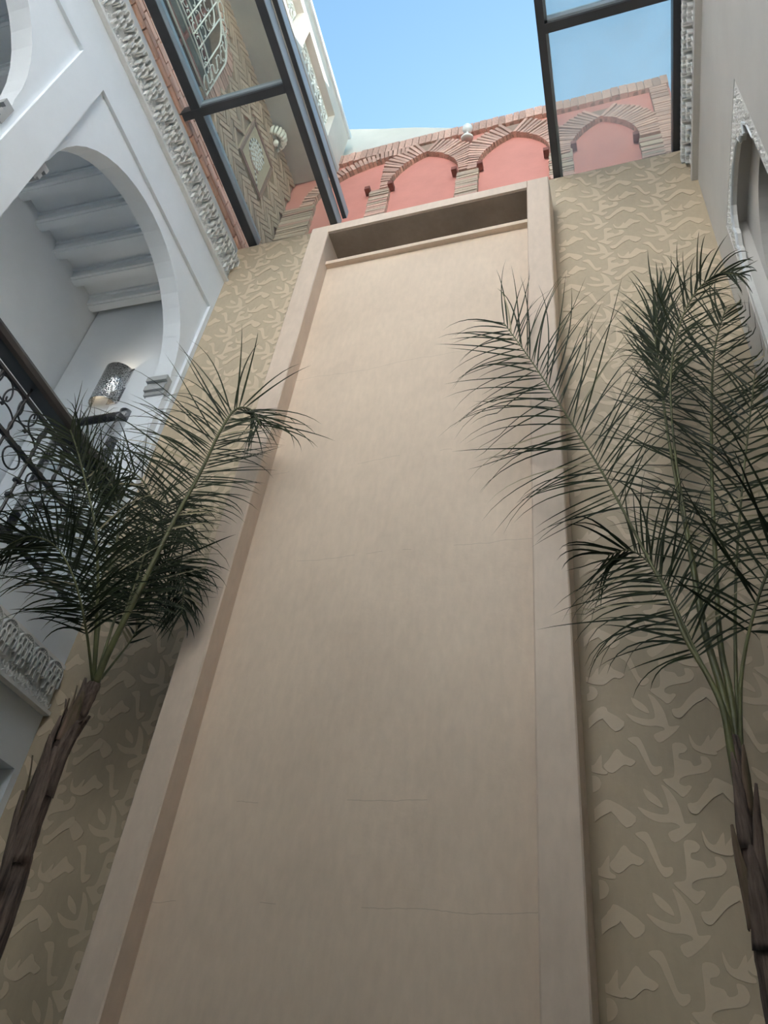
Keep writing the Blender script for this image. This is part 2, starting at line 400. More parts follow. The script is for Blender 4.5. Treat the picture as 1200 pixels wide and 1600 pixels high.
fFW = lambda a, b, t: V((a, t, b))
for i, (_, P, hgt) in enumerate(cells):
    if i < 300: obj('stencil_motif', MB().prism(P, fFW, .001, hgt), 'motif', wall_front)
    else: rest.prism(P, fFW, .001, hgt)
if rest.v: tag(obj('stencil_motifs', rest, 'motif', wall_front), kind='stuff')

# ---- left wall: arcade over a ground floor, carved friezes, sunk spandrels
BAY, JW, RAD, ZC = 2.30, .965, .945, 6.77             # bay pitch, half opening, arch radius, arch centre height
CEN = [1.085 + BAY * i for i in range(2)]
DL = 7.0
def arch_loop(c, hw, z0, zc, rad, n=22):
    a0 = math.asin(min(.999, .07 / rad)) * 0
    L = [(c - hw, z0), (c - hw, zc - .09)]
    L += [(c - rad * math.cos(math.pi * i / n), zc + rad * math.sin(math.pi * i / n)) for i in range(n + 1)]
    L += [(c + hw, zc - .09), (c + hw, z0)]
    return L
fL = lambda a, b, t: LW(a, t, b)
fR = lambda a, b, t: RW(a, t, b)
holes = [arch_loop(c, JW, 4.30, ZC, RAD) for c in CEN]
gnd = [[(c - 1.035, 0.02), (c - 1.035, 3.26), (c + .97, 3.26), (c + .97, .02)] for c in CEN]
mb = MB().prism([(0, 0), (DL, 0), (DL, TOP), (0, TOP)], fL, -.20, -.03, holes + gnd)
rec = [[(c - 1.035, 4.30), (c - 1.035, 7.85), (c + .975, 7.85), (c + .975, 4.30)] for c in CEN]
mb.prism([(0, 0), (DL, 0), (DL, TOP), (0, TOP)], fL, -.03, 0, rec + gnd)
wall_left = struct('wall_left', mb, 'white')
for c in CEN:
    for s in (-1, 1):
        mb = MB(); e = c + s * JW
        for z0, z1, pr in ((6.49, 6.53, .02), (6.53, 6.585, .045), (6.585, 6.63, .03), (6.63, 6.685, .06)):
            mb.fbox(LW, (e + s * .02, -.215, z0), (e - s * pr, -.02, z1))
        obj('impost', mb, 'stone', wall_left)
# gallery behind the arcade
XI = -1.40
mb = MB().fbox(LW, (-.02, XI - .15, 0), (DL, XI, 8.4)); g = struct('wall_gallery', mb, 'white')
mb = MB().fbox(LW, (0, XI, 4.15), (DL, -.02, 4.27)); struct('floor_gallery', mb, 'white')
mb = MB().fbox(LW, (0, XI - .15, 8.22), (DL, -.19, TOP - .02)); cg = struct('ceiling_gallery', mb, 'white')
for i in range(14):
    d = .06 + .305 * i; mb = MB()
    mb.fbox(LW, (d, XI, 8.10), (d + .11, -.2, 8.225)); mb.fbox(LW, (d - .02, XI, 8.185), (d + .13, -.2, 8.225)); mb.fbox(LW, (d + .025, XI, 8.085), (d + .085, -.2, 8.11))
    obj('ceiling_beam', mb, 'white', cg)
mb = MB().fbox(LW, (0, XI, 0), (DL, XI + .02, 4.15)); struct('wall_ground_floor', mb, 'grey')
mb = MB().fbox(LW, (.0, XI + .02, 0.0), (.012, -.2, 8.22)); struct('wall_gallery_end', mb, 'white')

# carved friezes ---------------------------------------------------
def hood(mb, F, c, z, wd, h, n0, n1, th=.008, k=6):
    """small round-headed niche: an open arch ring standing off the ground"""
    r = wd / 2
    o = [(c - r, z)] + [(c - r * math.cos(math.pi * i / k), z + h - r + r * math.sin(math.pi * i / k)) for i in range(k + 1)] + [(c + r, z)]
    q = r - th
    i_ = [(c + q, z)] + [(c + q * math.cos(math.pi * i / k), z + h - r + q * math.sin(math.pi * i / k)) for i in range(k + 1)] + [(c - q, z)]
    f = lambda a, b, t: F(a, t, b)
    mb.prism(o + i_, f, n0, n1)
def upper_unit():                                     # local frame: x = d, y = n, z
    mb = MB(); F = lambda d, n, z: V((d, n, z)); p = .186
    for row, (z, cnt, w_, n1) in enumerate(((.225, 3, .058, .085), (.140, 2, .058, .060), (.060, 1, .058, .036))):
        for i in range(cnt):
            c = p / 2 + (i - (cnt - 1) / 2) * .061
            hood(mb, F, c, z, w_, .10, .004, n1, .013)
    for s in (0, 1):                                  # leafy ground between the points
        for i in range(3):
            sg = 1 if (i + s) % 2 else -1; cx = .028 + s * .13; cz = .05 + i * .045 - .01
            mb.tube([V((cx + sg * math.cos(t * .8) * (.005 + .003 * t), .012, cz + math.sin(t * .8) * (.005 + .003 * t))) for t in range(8)], .0065, 4)
    return mb.mesh('carved_point', 'carved')
ME_UP = upper_unit()
def upper_frieze(F, name, sgn, length, z0=8.33):
    mb = MB()
    mb.fbox(F, (0, 0, z0), (length, .012, z0 + .37)); mb.fbox(F, (0, 0, z0 - .01), (length, .045, z0 + .018)); mb.fbox(F, (0, 0, z0 + .335), (length, .03, z0 + .375))
    mb.fbox(F, (0, 0, z0 + .018), (length, .028, z0 + .03))
    t = struct(name, mb, 'carved')
    a = F(1, 0, 0) - F(0, 0, 0); b = F(0, 1, 0) - F(0, 0, 0)
    for i in range(int(length / .186)): place('carved_point', ME_UP, t, (a, b, Z), F(i * .186, .006, z0 + .015))
    return t
upper_frieze(LW, 'trim_1', 1, 4.1)
def lower_unit():
    mb = MB(); F = lambda d, n, z: V((d, n, z)); p = .158; c = p / 2
    k = 9
    for r0, r1, n1 in ((.077, .070, .034), (.048, .042, .030)):
        ring = [(c - r0 * math.cos(math.pi * i / k), .225 + r0 * 1.12 * math.sin(math.pi * i / k)) for i in range(k + 1)]
        inn = [(c + r1 * math.cos(math.pi * i / k), .225 + r1 * 1.12 * math.sin(math.pi * i / k)) for i in range(k + 1)]
        mb.prism([(c - r0, .17)] + ring + [(c + r0, .17), (c + r1, .17)] + inn + [(c - r1, .17)], lambda a, b, t: V((a, t, b)), .004, n1)
    for i in range(1, 14):                            # combed ribs on the hood
        g = math.pi * i / 14; ca, sa = -math.cos(g), math.sin(g) * 1.12
        mb.tube([V((c + ca * .05, .024, .225 + sa * .05)), V((c + ca * .069, .028, .225 + sa * .069))], .0032, 4)
    for z, cnt, n1 in ((.205, 2, .036), (.150, 3, .042), (.10, 2, .034)):
        for i in range(cnt):
            cc = c + (i - (cnt - 1) / 2) * .047
            hood(mb, F, cc, z, .044, .07, .004, n1, .009)
            mb.box((cc - .005, .004, z - .012), (cc + .005, n1 - .02, z + .03))
    for i in range(4):                                # scrolling leaves
        cx = .02 + i * .04; cz = .045 + .022 * (i % 2); sg = 1 if i % 2 else -1
        mb.tube([V((cx + sg * math.cos(t * .75) * (.006 + .0032 * t), .016, cz + math.sin(t * .75) * (.006 + .0032 * t))) for t in range(10)], .0055, 4)
    return mb.mesh('carved_scallop', 'carved')
ME_LO = lower_unit()
mb = MB(); z0 = 3.63
mb.fbox(LW, (0, 0, z0), (4.3, .008, z0 + .33)); mb.fbox(LW, (0, 0, z0 - .012), (4.3, .05, z0 + .012)); mb.fbox(LW, (0, 0, z0 + .31), (4.3, .02, z0 + .335))
t2 = struct('trim_2', mb, 'carved')
for i in range(26): place('carved_scallop', ME_LO, t2, (UX, NL, Z), LW(.012 + i * .158, .004, z0 + .008))

# ---- right wall
HD0, HD1, HZ = .37, 1.31, 7.02
lob = [(HD0, 4.3), (HD0, 6.38), (HD0 + .02, 6.5), (HD0 + .015, 6.52), (HD0 + .045, 6.60), (HD0 + .03, 6.66), (HD0 + .075, 6.74), (HD0 + .07, 6.82), (HD0 + .12, 6.90), (HD0 + .17, 6.945), (HD0 + .3, 6.965),
       (HD0 + .46, 6.955), (HD1 - .34, 6.92), (HD1 - .27, 6.86), (HD1 - .25, 6.78), (HD1 - .20, 6.77), (HD1 - .165, 6.69), (HD1 - .125, 6.76), (HD1 - .08, 6.64), (HD1 - .075, 6.45), (HD1 - .075, 4.3)]
mb = MB().prism([(0, 0), (DL, 0), (DL, TOP), (0, TOP)], fR, -.04, 0, [[(HD0 - .04, 4.3), (HD0 - .04, 7.05), (HD1 + .02, 7.05), (HD1 + .02, 4.3)]])
mb.prism([(0, 0), (DL, 0), (DL, TOP), (0, TOP)], fR, -.12, -.04, [[(HD0, 4.3), (HD0, 7.0), (HD1 - .03, 7.0), (HD1 - .03, 4.3)]])
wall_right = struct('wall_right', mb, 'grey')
mb = MB().prism([(HD0 - .04, 4.3), (HD0 - .04, 7.05), (HD1 + .02, 7.05), (HD1 + .02, 4.3)], fR, -.04, -.004, [lob])
arch_r = obj('carved_arch', mb, 'carved', wall_right)
mb = MB()
for i in range(1, len(lob) - 2):
    mb.tube([RW(lob[i][0], -.006, lob[i][1]), RW(lob[i + 1][0], -.006, lob[i + 1][1])], .010, 5)
obj('arch_bead', mb, 'white', wall_right)
mb = MB()
rs = random.Random(4)
def in_band(d, z): 
    if not (HD0 - .03 < d < HD1 + .012 and 5.2 < z < 7.04): return False
    k = False; n = len(lob)
    for a in range(n):
        (x0, y0), (x1, y1) = lob[a], lob[(a + 1) % n]
        if (y0 > z) != (y1 > z) and d < (x1 - x0) * (z - y0) / (y1 - y0) + x0: k = not k
    return not k
gd = 0
for i in range(26):
    for j in range(46):
        d = HD0 - .02 + i * .038 + (.019 if j % 2 else 0); z = 5.25 + j * .039
        if in_band(d, z) and in_band(d - .012, z) and in_band(d + .012, z) and in_band(d, z - .012):
            a0 = rs.uniform(0, 6); mb.tube([RW(d + (.004 + .0026 * t) * math.cos(a0 + t * .9), -.001, z + (.004 + .0026 * t) * math.sin(a0 + t * .9)) for t in range(6)], .0055, 4)
obj('carved_scrollwork', mb, 'carved', arch_r)
inner = arch_loop(.92, .47, 4.3, 6.27, .48, 20)
mb = MB().prism([(HD0 - .1, 4.2), (HD1 + .3, 4.2), (HD1 + .3, 7.1), (HD0 - .1, 7.1)], fR, -.18, -.12, [inner])
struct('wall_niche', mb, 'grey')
mb = MB(); N = 40
for i in range(N + 1):                                # stands in for the dark interior; folds of the curtain
    d = HD0 - .2 + (HD1 - HD0 + .4) * i / N
    for z in (3.9, 7.2): mb.v.append(RW(d, -.225 + .02 * math.sin(i * 1.6), z))
mb.f = [(2 * i, 2 * i + 2, 2 * i + 3, 2 * i + 1) for i in range(N)]
k = len(mb.v); mb.v += [p - (NL * -.012) for p in mb.v[:k]]; mb.f += [tuple(j + k for j in reversed(f)) for f in mb.f[:N]]
cu = obj('sheet', mb, 'dark'); tag(cu, 'black curtain standing in for the dark room behind the lobed arch in the plain grey wall', 'sheet')
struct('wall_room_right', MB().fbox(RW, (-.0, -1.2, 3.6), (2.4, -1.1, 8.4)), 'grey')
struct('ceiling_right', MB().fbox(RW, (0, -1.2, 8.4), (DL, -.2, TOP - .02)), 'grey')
upper_frieze(RW, 'trim_3', -1, 2.6, 8.44)
struct('trim_4', MB().fbox(RW, (0, 0, 8.36), (DL, .05, 8.43)), 'grey')

# ---- wall behind the viewer (it carries the sun into the court)
mb = MB().prism([(-5.2, 0), (1.6, 0), (1.6, 12.0), (-5.2, 12.0)], lambda a, b, t: V((a, t, b)), -7.3, -7.0, [[(x, .02), (x, 3.3), (x + 1.3, 3.3), (x + 1.3, .02)] for x in (-3.3, -1.85, -.4)])  # unseen dark openings added to keep the lower court darker
struct('wall_back', mb, 'white')
struct('floor_added_balcony', MB().box((-3.4, -7.0, 4.0), (1.1, -4.5, 4.25)), 'grey'); struct('wall_added_balcony', MB().box((-3.4, -4.7, 4.25), (1.1, -4.5, 5.6)), 'grey')  # unseen balcony added to block light from the foot of the court
struct('wall_back_room', MB().box((-5.2, -9.2, 0), (1.6, -9.0, 3.6)), 'stone'); struct('ceiling_back_room', MB().box((-5.2, -9.2, 3.5), (1.6, -7.3, 3.6)), 'stone')

# ================================================================== TERRACE STOREY ABOVE THE ROOF
PY, BY = .50, .45
wt = struct('wall_terrace', MB().box((-3.75, PY, TOP - .05), (1.02, .62, 11.6)), 'pink')
# plain whitewashed wall rising behind, with a falling top edge
pt = [(-4.6, 8.95), (.4, 8.95), (.4, 11.2), (-1.1, 11.90), (-1.6, 12.16), (-2.1, 12.45), (-2.6, 12.68), (-3.07, 12.93), (-4.6, 13.3)]
struct('wall_stair', MB().prism(pt, lambda a, b, t: V((a, t, b)), .64, .85), 'whitew')
PIL = [(-3.52, -3.12), (-2.42, -2.18), (-1.38, -1.13), (-.35, -.10), (.58, .80)]
SPR = [10.50, 10.50, 10.48, 10.42, 10.30]
for (x0, x1), zs in zip(PIL, SPR):
    pl = obj('brick_pillar', MB().box((x0 + .01, BY + .012, TOP - .02), (x1 - .01, PY + .01, zs)), 'mortar', wt)
    z = 9.45
    while z < zs - .02:
        h = .041 * R_.uniform(.85, 1.15)
        brick('brick' if R_.random() < .35 else 'brickb', pl, V(((x0 + x1) / 2 + R_.uniform(-.004, .004), (BY + PY) / 2 + .004 + R_.uniform(-.006, .004), z)), V((x1 - x0, 0, 0)), V((0, .07, 0)), V((R_.uniform(-.003, .003), 0, h)))
        z += .049
    if x0 > -3.4:
        for xx, s in ((x0, -1), (x1, 1)):
            if x1 == .80 and s > 0: continue
            brick('brickd', pl, V((xx + s * .022, BY - .012, zs + .0)), V((.06, 0, 0)), V((0, .09, 0)), V((0, 0, .065)), 'impost_brick')
def brick_arch(curve, thick, lim0, lim1, name='brick_arch', zmax=11.42):
    """curve: list of (x, z, nx, nz) intrados points at brick pitch; voussoirs stand on it"""
    back = MB()
    A = obj(name, MB().add([(curve[0][0], BY + .03, curve[0][1]), (curve[0][0] + .001, BY + .03, curve[0][1]), (curve[0][0], BY + .04, curve[0][1])], [(0, 1, 2)]), 'mortar', wt)
    quads = []
    for (x, z, nx, nz, pitch) in curve:
        L = thick * R_.uniform(.94, 1.04)
        if nx < -1e-3 and lim0 is not None: L = min(L, max(.05, (x - lim0) / -nx))
        if nx > 1e-3 and lim1 is not None: L = min(L, max(.05, (lim1 - x) / nx))
        if z + nz * L > zmax: L = max(.06, (zmax - z) / max(nz, .05)) if nz > .05 else L
        c = V((x + nx * L / 2, (BY + PY) / 2 + R_.uniform(-.006, .004), z + nz * L / 2))
        tx = V((nz, 0, -nx))
        brick('brick', A, c, tx * pitch * .82 * R_.uniform(.9, 1.08), V((0, .085, 0)), V((nx, 0, nz)) * L)
        quads.append((x, z, x + nx * (L - .012), z + nz * (L - .012)))
    for a, b in zip(quads, quads[1:]):
        back.hexa([(a[0], BY + .014, a[1] + .004), (b[0], BY + .014, b[1] + .004), (b[0], PY + .01, b[1] + .004), (a[0], PY + .01, a[1] + .004),
                   (a[2], BY + .014, a[3]), (b[2], BY + .014, b[3]), (b[2], PY + .01, b[3]), (a[2], PY + .01, a[3])])
    A.data = back.mesh(name, 'mortar')
def pointed(xl, xr, z0, h, pitch=.046):
    xm = (xl + xr) / 2; w_ = xm - xl; Rr = (w_ * w_ + h * h) / (2 * w_); th = math.acos((Rr - w_) / Rr); n = int(Rr * th / pitch); o = []
    for i in range(n + 1):                           # left half, centre on the spring line
        a = th * (i + .2) / (n + .6); o.append((xl + Rr - Rr * math.cos(a), z0 + Rr * math.sin(a), -math.cos(a), math.sin(a), pitch))
    for i in range(n, -1, -1):
        a = th * (i + .2) / (n + .6); o.append((xr - Rr + Rr * math.cos(a), z0 + Rr * math.sin(a), math.cos(a), math.sin(a), pitch))
    return o
mid = [(a + b) / 2 for a, b in PIL]
def ellip(x0, xa, z0, za, e, pitch=.05):
    o = []; n = 400; pts = []
    for i in range(n + 1):
        g = math.pi / 2 * i / n; pts.append((xa - (xa - x0) * math.cos(g) ** (2 / e), z0 + (za - z0) * math.sin(g) ** (2 / e)))
    acc = 0; last = 0
    for i in range(1, n):
        acc += math.dist(pts[i], pts[i - 1])
        if acc - last >= pitch:
            last = acc; tx, tz = pts[i + 1][0] - pts[i - 1][0], pts[i + 1][1] - pts[i - 1][1]; q = math.hypot(tx, tz)
            o.append((*pts[i], -tz / q, tx / q, pitch))
    return o
brick_arch(ellip(-3.14, -2.02, 10.45, 11.27, 2.3), .17, -3.5, None)
brick_arch(pointed(-2.20, -1.36, 10.50, .66), .31, mid[1], mid[2])
brick_arch(pointed(-1.15, -.33, 10.46, .66), .31, mid[2], mid[3])
brick_arch(pointed(-.12, .60, 10.32, .66), .30, mid[3], .80)
# end pilaster and coping
ep = obj('brick_pilaster', MB().box((.80, BY + .012, TOP), (.985, PY + .01, 11.42)), 'mortar', wt)
z = 9.45
while z < 11.4:
    brick('brick', ep, V((.893, (BY + PY) / 2 + R_.uniform(-.006, .004), z)), V((.185, 0, 0)), V((0, .07, 0)), V((R_.uniform(-.003, .003), 0, .043))); z += .051
cp = obj('brick_coping', MB().box((-3.52, BY + .01, 11.43), (.985, .63, 11.635)), 'mortar', wt)
x = -3.5
while x < .97:
    w_ = .085 * R_.uniform(.8, 1.2)
    brick('brick', cp, V((x + w_ / 2, (BY + .63) / 2 + R_.uniform(-.008, .002), 11.54)), V((w_ - .008, 0, 0)), V((0, .19, 0)), V((R_.uniform(-.01, .01), 0, .222))); x += w_
# small spotlight on the coping
t = thing('wall_lamp', (-1.27, BY, 11.3), 'small cream globe spotlight fixed below the brick coping on the pink wall', 'lamp')
obj('base', MB().lathe([(.02, 0), (.07, 0), (.075, .02), (.05, .045), (.02, .05)], (-1.285, BY - .02, 11.22), (0, -.5, 1)), 'iron_w', t, True)
obj('stem', MB().tube([(-1.285, BY - .035, 11.25), (-1.28, BY - .05, 11.36)], .012, 8), 'iron_w', t, True)
obj('globe', MB().lathe([(.015, -.06), (.045, -.045), (.06, -.015), (.06, .015), (.045, .045), (.015, .06)], (-1.28, BY - .06, 11.40), (0, 0, 1)), 'tilew', t, True)

# ---- left terrace wall in brick, with arched window, mosaic and lamp
WC, WH, WZ0, WSP, WTOP = 1.93, .66, 9.63, 10.38, 10.84
def win_loop(g=0.0, n=18):
    return [(WC - WH - g, WZ0 - g)] + [(WC - (WH + g) * math.cos(math.pi * i / n), WSP + (WTOP - WSP + g) * math.sin(math.pi * i / n) ** .85) for i in range(n + 1)] + [(WC + WH + g, WZ0 - g)]
mb = MB().prism([(-.62, TOP - .02), (DL, TOP - .02), (DL, 11.25), (-.62, 11.25)], fL, -.26, -.012, [win_loop()])
wtl = struct('wall_terrace_left', mb, 'mortarb')
struct('window_1', MB().prism(win_loop(.02), fL, -.16, -.15), 'wglass')
mb = MB()
for d in (WC - .22, WC + .22): mb.fbox(LW, (d - .02, -.15, WZ0), (d + .02, -.11, WTOP - .02))
for z in (10.0, 10.38): mb.fbox(LW, (WC - WH, -.15, z - .018), (WC + WH, -.112, z + .018))
tag(obj('window_frame', mb, 'brickd', bpy.data.objects['window_1']))
struct('wall_terrace_room', MB().fbox(LW, (.6, -1.3, TOP), (3.4, -1.25, 11.2)), 'stone')
# bricks: level courses at the foot, then soldiers under the window, then a herringbone field
def lbrick(kind, parent, d, z, ang, ln, th, n=-.006, dp=.03):
    a = UX * math.cos(ang) + Z * math.sin(ang); b = -UX * math.sin(ang) + Z * math.cos(ang)
    return brick(kind, parent, LW(d, n + R_.uniform(-.004, .004), z), a * ln, NL * dp, b * th)
for r in range(4):
    d = -.5 + (r % 2) * .12
    while d < 3.0:
        ln = .225 * R_.uniform(.85, 1.15); lbrick('bricko', wtl, d + ln / 2, TOP + .042 + r * .071, 0, ln - .016, .059, n=.0); d += ln
zt = TOP + .30
d = .9
while d < 3.0: lbrick('brickb', wtl, d, 9.43, math.pi / 2, .21, .062); d += .074
def blocked(d, z):
    if -.06 < d < .68 and 9.88 < z < 10.78: return True
    if z < 9.56 and d > .86: return True
    if WC - WH - .17 < d < WC + WH + .17 and z < WSP: return z > 9.5
    return z >= WSP and ((d - WC) / (WH + .17)) ** 2 + ((z - WSP) / (WTOP - WSP + .17)) ** 2 < 1
fld = []
ln, th = .205, .05
c45 = math.sqrt(.5)
# herringbone in rotated cells: each step pairs a brick at +45 with one at -45
ln, th, MR = .24, .06, 4
for k in range(-40, 60):
    for j in range(-4, 10):
        for hv in (0, 1):
            u = (k + j * MR + (MR / 2 if hv == 0 else MR + .5)) * th; v = (-k + j * MR + (.5 if hv == 0 else MR / 2)) * th
            dd = (u - v) * c45 * 1.0 - .3; zz = (u + v) * c45 + 9.2
            if not (-.45 < dd < 2.9 and zt + .03 < zz < 11.2) or blocked(dd, zz): continue
            fld.append((dd, zz, math.pi / 4 if hv == 0 else 3 * math.pi / 4))
fld.sort(key=lambda t: (t[0] > 1.6, t[0]))
restb = MB()
for q, (dd, zz, a) in enumerate(fld):
    if q < 180: lbrick('brickb', wtl, dd, zz, a, ln - .012, th - .013, n=.0)
    else:
        A = (UX * math.cos(a) + Z * math.sin(a)) * (ln - .012) / 2; B = (-UX * math.sin(a) + Z * math.cos(a)) * (th - .013) / 2
        c0 = LW(dd, -.02, zz); c1 = LW(dd, .014 + R_.uniform(-.004, .004), zz)
        restb.hexa([c0 - A - B, c0 + A - B, c0 + A + B, c0 - A + B, c1 - A - B, c1 + A - B, c1 + A + B, c1 - A + B])
if restb.v: tag(obj('brick_field', restb, 'brickb', wtl), kind='stuff')
# voussoirs round the window head
wl = win_loop(.085, 30)
for i in range(1, len(wl) - 1, 1):
    a = math.atan2((wl[i][1] - WSP), (wl[i][0] - WC)) if wl[i][1] > WSP else (0 if wl[i][0] > WC else math.pi)
    lbrick('brick', wtl, wl[i][0], wl[i][1], a, .15, .05)
for s in (-1, 1):
    z = WZ0 + .02
    while z < WSP: lbrick('brick', wtl, WC + s * (WH + .085), z, 0, .15, .05); z += .06

# ---- iron work helpers (2D path in wall units -> tube)
def scroll(w_, h, turns=1.35, n=44):
    """C scroll fitted to a box w x h, centred; opens towards +a"""
    pts = [(0., 0.)]; th = 0; tot = 0
    ks = []
    for i in range(n):
        s = abs(2 * i / (n - 1) - 1); ks.append(1 + 13 * s ** 3.2)
    sc = (2 * math.pi * turns) / sum(ks)
    for k in ks:
        th += k * sc; pts.append((pts[-1][0] + math.cos(th), pts[-1][1] + math.sin(th)))
    m0 = V((*pts[len(pts) // 2], 0)); e = (V((*pts[0], 0)) + V((*pts[-1], 0))) / 2
    d = (e - m0); a = math.atan2(d.y, d.x); ca, sa = math.cos(-a), math.sin(-a)
    P = [(x * ca - y * sa, x * sa + y * ca) for x, y in pts]
    x0, x1 = min(p[0] for p in P), max(p[0] for p in P); y0, y1 = min(p[1] for p in P), max(p[1] for p in P)
    return [((x - (x0 + x1) / 2) / (x1 - x0) * w_, (y - (y0 + y1) / 2) / (y1 - y0) * h) for x, y in P]
def put2d(path, F, a, b, n, rot=0.0, flip=1):
    c, s = math.cos(rot), math.sin(rot)
    return [F(a + (x * c - y * s) * flip, n, b + x * s + y * c) for x, y in path]

# window grille, white, swelling a little off the wall
t = thing('window_grille', LW(WC, .03, WZ0), 'white scrolled iron grille over the arched window in the brick terrace wall', 'window grille')
gn = lambda d, n, z: LW(d, n + .07 * max(0, 1 - ((d - WC) / WH) ** 2), z)
fr = [p for p in win_loop(-.01, 24)]
obj('outer_frame', MB().tube([LW(a, .02, b) for a, b in fr + fr[:1]], .011, 6), 'iron_w', t, True)
in_ = [(WC - .44, WZ0 + .10)] + [(WC - .44 * math.cos(math.pi * i / 16), 10.33 + .34 * math.sin(math.pi * i / 16)) for i in range(17)] + [(WC + .44, WZ0 + .10)]
obj('inner_arch', MB().tube([gn(a, .03, b) for a, b in in_ + in_[:1]], .009, 6), 'iron_w', t, True)
i2 = [(WC - .27, 9.9)] + [(WC - .27 * math.cos(math.pi * i / 14), 10.28 + .22 * math.sin(math.pi * i / 14)) for i in range(15)] + [(WC + .27, 9.9)]
obj('inner_arch', MB().tube([gn(a, .035, b) for a, b in i2], .009, 6), 'iron_w', t, True)
for i in range(-2, 3):
    dd = WC + i * .135
    obj('bar', MB().tube([gn(dd, .035, 9.72), gn(dd, .035, 10.33 + .30 * math.sqrt(max(0, 1 - (i * .135 / .44) ** 2)))], .009, 6), 'iron_w', t, True)
for z in (9.74, 9.92): obj('cross_bar', MB().tube([gn(WC - WH + .02 + i * .05, .03, z) for i in range(26)], .008, 5), 'iron_w', t, True)
SCL = scroll(.11, .16); SCS = scroll(.07, .10)
for i in range(20):                                   # ring of scrolls between the two arches
    g = math.pi * (i + .5) / 20; r0, r1 = .555, .52
    d, z = WC - r0 * math.cos(g), 10.34 + .415 * math.sin(g)
    obj('scroll', MB().tube(put2d(SCL if i % 2 else SCS, gn, d, z, .025, g * (-1) + math.pi / 2 + (math.pi if i % 2 else 0)), .0065, 5), 'iron_w', t, True)
for s in (-1, 1):
    for i in range(5):
        obj('scroll', MB().tube(put2d(SCL, gn, WC + s * .55, 9.72 + i * .125, .025, (0 if i % 2 else math.pi)), .0065, 5), 'iron_w', t, True)
for i in range(9):
    obj('scroll', MB().tube(put2d(SCS, gn, WC - .46 + i * .115, 9.83, .03, math.pi / 2 * (1 if i % 2 else -1)), .006, 5), 'iron_w', t, True)
for i in range(-2, 2):
    for z in (10.02, 10.16, 10.30):
        obj('scroll', MB().tube(put2d(SCS, gn, WC + (i + .5) * .135, z, .035, math.pi / 2 * (1 if z > 10.1 else -1)), .005, 5), 'iron_w', t, True)

# mosaic panel of glazed shards
MD0, MD1, MZ0, MZ1 = .0, .60, 9.955, 10.70
mc = ((MD0 + MD1) / 2, (MZ0 + MZ1) / 2)
t = thing('mosaic_panel', LW(mc[0], .01, MZ0), 'framed mosaic panel with a round white shard medallion on the brick terrace wall', 'mosaic')
obj('ground', MB().fbox(LW, (MD0, -.0115, MZ0), (MD1, .016, MZ1)), 'sand', t)
for g, w_, m in ((0, .012, 'tileb'), (.026, .007, 'tileb'), (.044, .007, 'tileb')):
    a0, a1, b0, b1 = MD0 + g, MD1 - g, MZ0 + g, MZ1 - g
    for q in ((a0, b0, a1, b0 + w_), (a0, b1 - w_, a1, b1), (a0, b0 + w_, a0 + w_, b1 - w_), (a1 - w_, b0 + w_, a1, b1 - w_)):
        obj('border_strip', MB().fbox(LW, (q[0], .012, q[1]), (q[2], .024, q[3])), m, t)
rr = random.Random(3)
for ring, (r, cnt) in enumerate(((.0, 1), (.045, 6), (.09, 11), (.132, 16))):
    for i in range(cnt):
        g = 2 * math.pi * (i + .3 * ring) / cnt; c = (mc[0] + .02 + r * math.cos(g), mc[1] + .02 + r * 1.15 * math.sin(g))
        k = rr.choice((4, 5, 5)); P = [(c[0] + .025 * math.cos(2 * math.pi * j / k + g) * rr.uniform(.8, 1.05), c[1] + .025 * math.sin(2 * math.pi * j / k + g) * rr.uniform(.8, 1.1)) for j in range(k)]
        obj('white_shard', MB().prism(P, fL, .012, .021), 'tilew', t)
for i in range(26):                                    # tail and rim of small tiles
    g = -2.3 + i * .19; c = (mc[0] + .02 + .175 * math.cos(g), mc[1] + .02 + .2 * math.sin(g))
    a, b = (math.cos(g), math.sin(g)), (-math.sin(g), math.cos(g)); q = .014
    P = [(c[0] + q * (a[0] * s + b[0] * u), c[1] + q * (a[1] * s + b[1] * u)) for s, u in ((-1, -1), (1, -1), (1, 1), (-1, 1))]
    obj('rim_tile', MB().prism(P, fL, .012, .02), 'tileb' if i < 9 else ('tilew' if i % 2 else 'tiled'), t)
for i in range(7):
    c = (mc[0] - .03 - i * .022, mc[1] - .17 - i * .02); obj('rim_tile', MB().fbox(LW, (c[0] - .012, .012, c[1] - .012), (c[0] + .012, .02, c[1] + .012)), 'tilew' if i % 2 else 'tiled', t)

# ribbed shell lamp above the mosaic
t = thing('wall_lamp', LW(.17, .02, 11.0), 'ribbed white shell lamp on the brick wall above the mosaic panel', 'lamp')
obj('back_plate', MB().fbox(LW, (.05, -.01, 11.02), (.29, .015, 11.2)), 'iron_w', t)
for i in range(9):
    g = math.pi * (i + .5) / 9
    obj('rib', MB().tube([LW(.17 - .11 * math.cos(g), .01 + .12 * math.sin(g), 11.02), LW(.17 - .13 * math.cos(g), .01 + .145 * math.sin(g), 11.11), LW(.17 - .11 * math.cos(g), .01 + .12 * math.sin(g), 11.20)], .021, 6), 'iron_w', t, True)
obj('socket', MB().lathe([(.02, 0), (.03, .02), (.03, .07), (.02, .08)], LW(.17, .06, 10.94), (0, 0, 1)), 'iron_w', t, True)

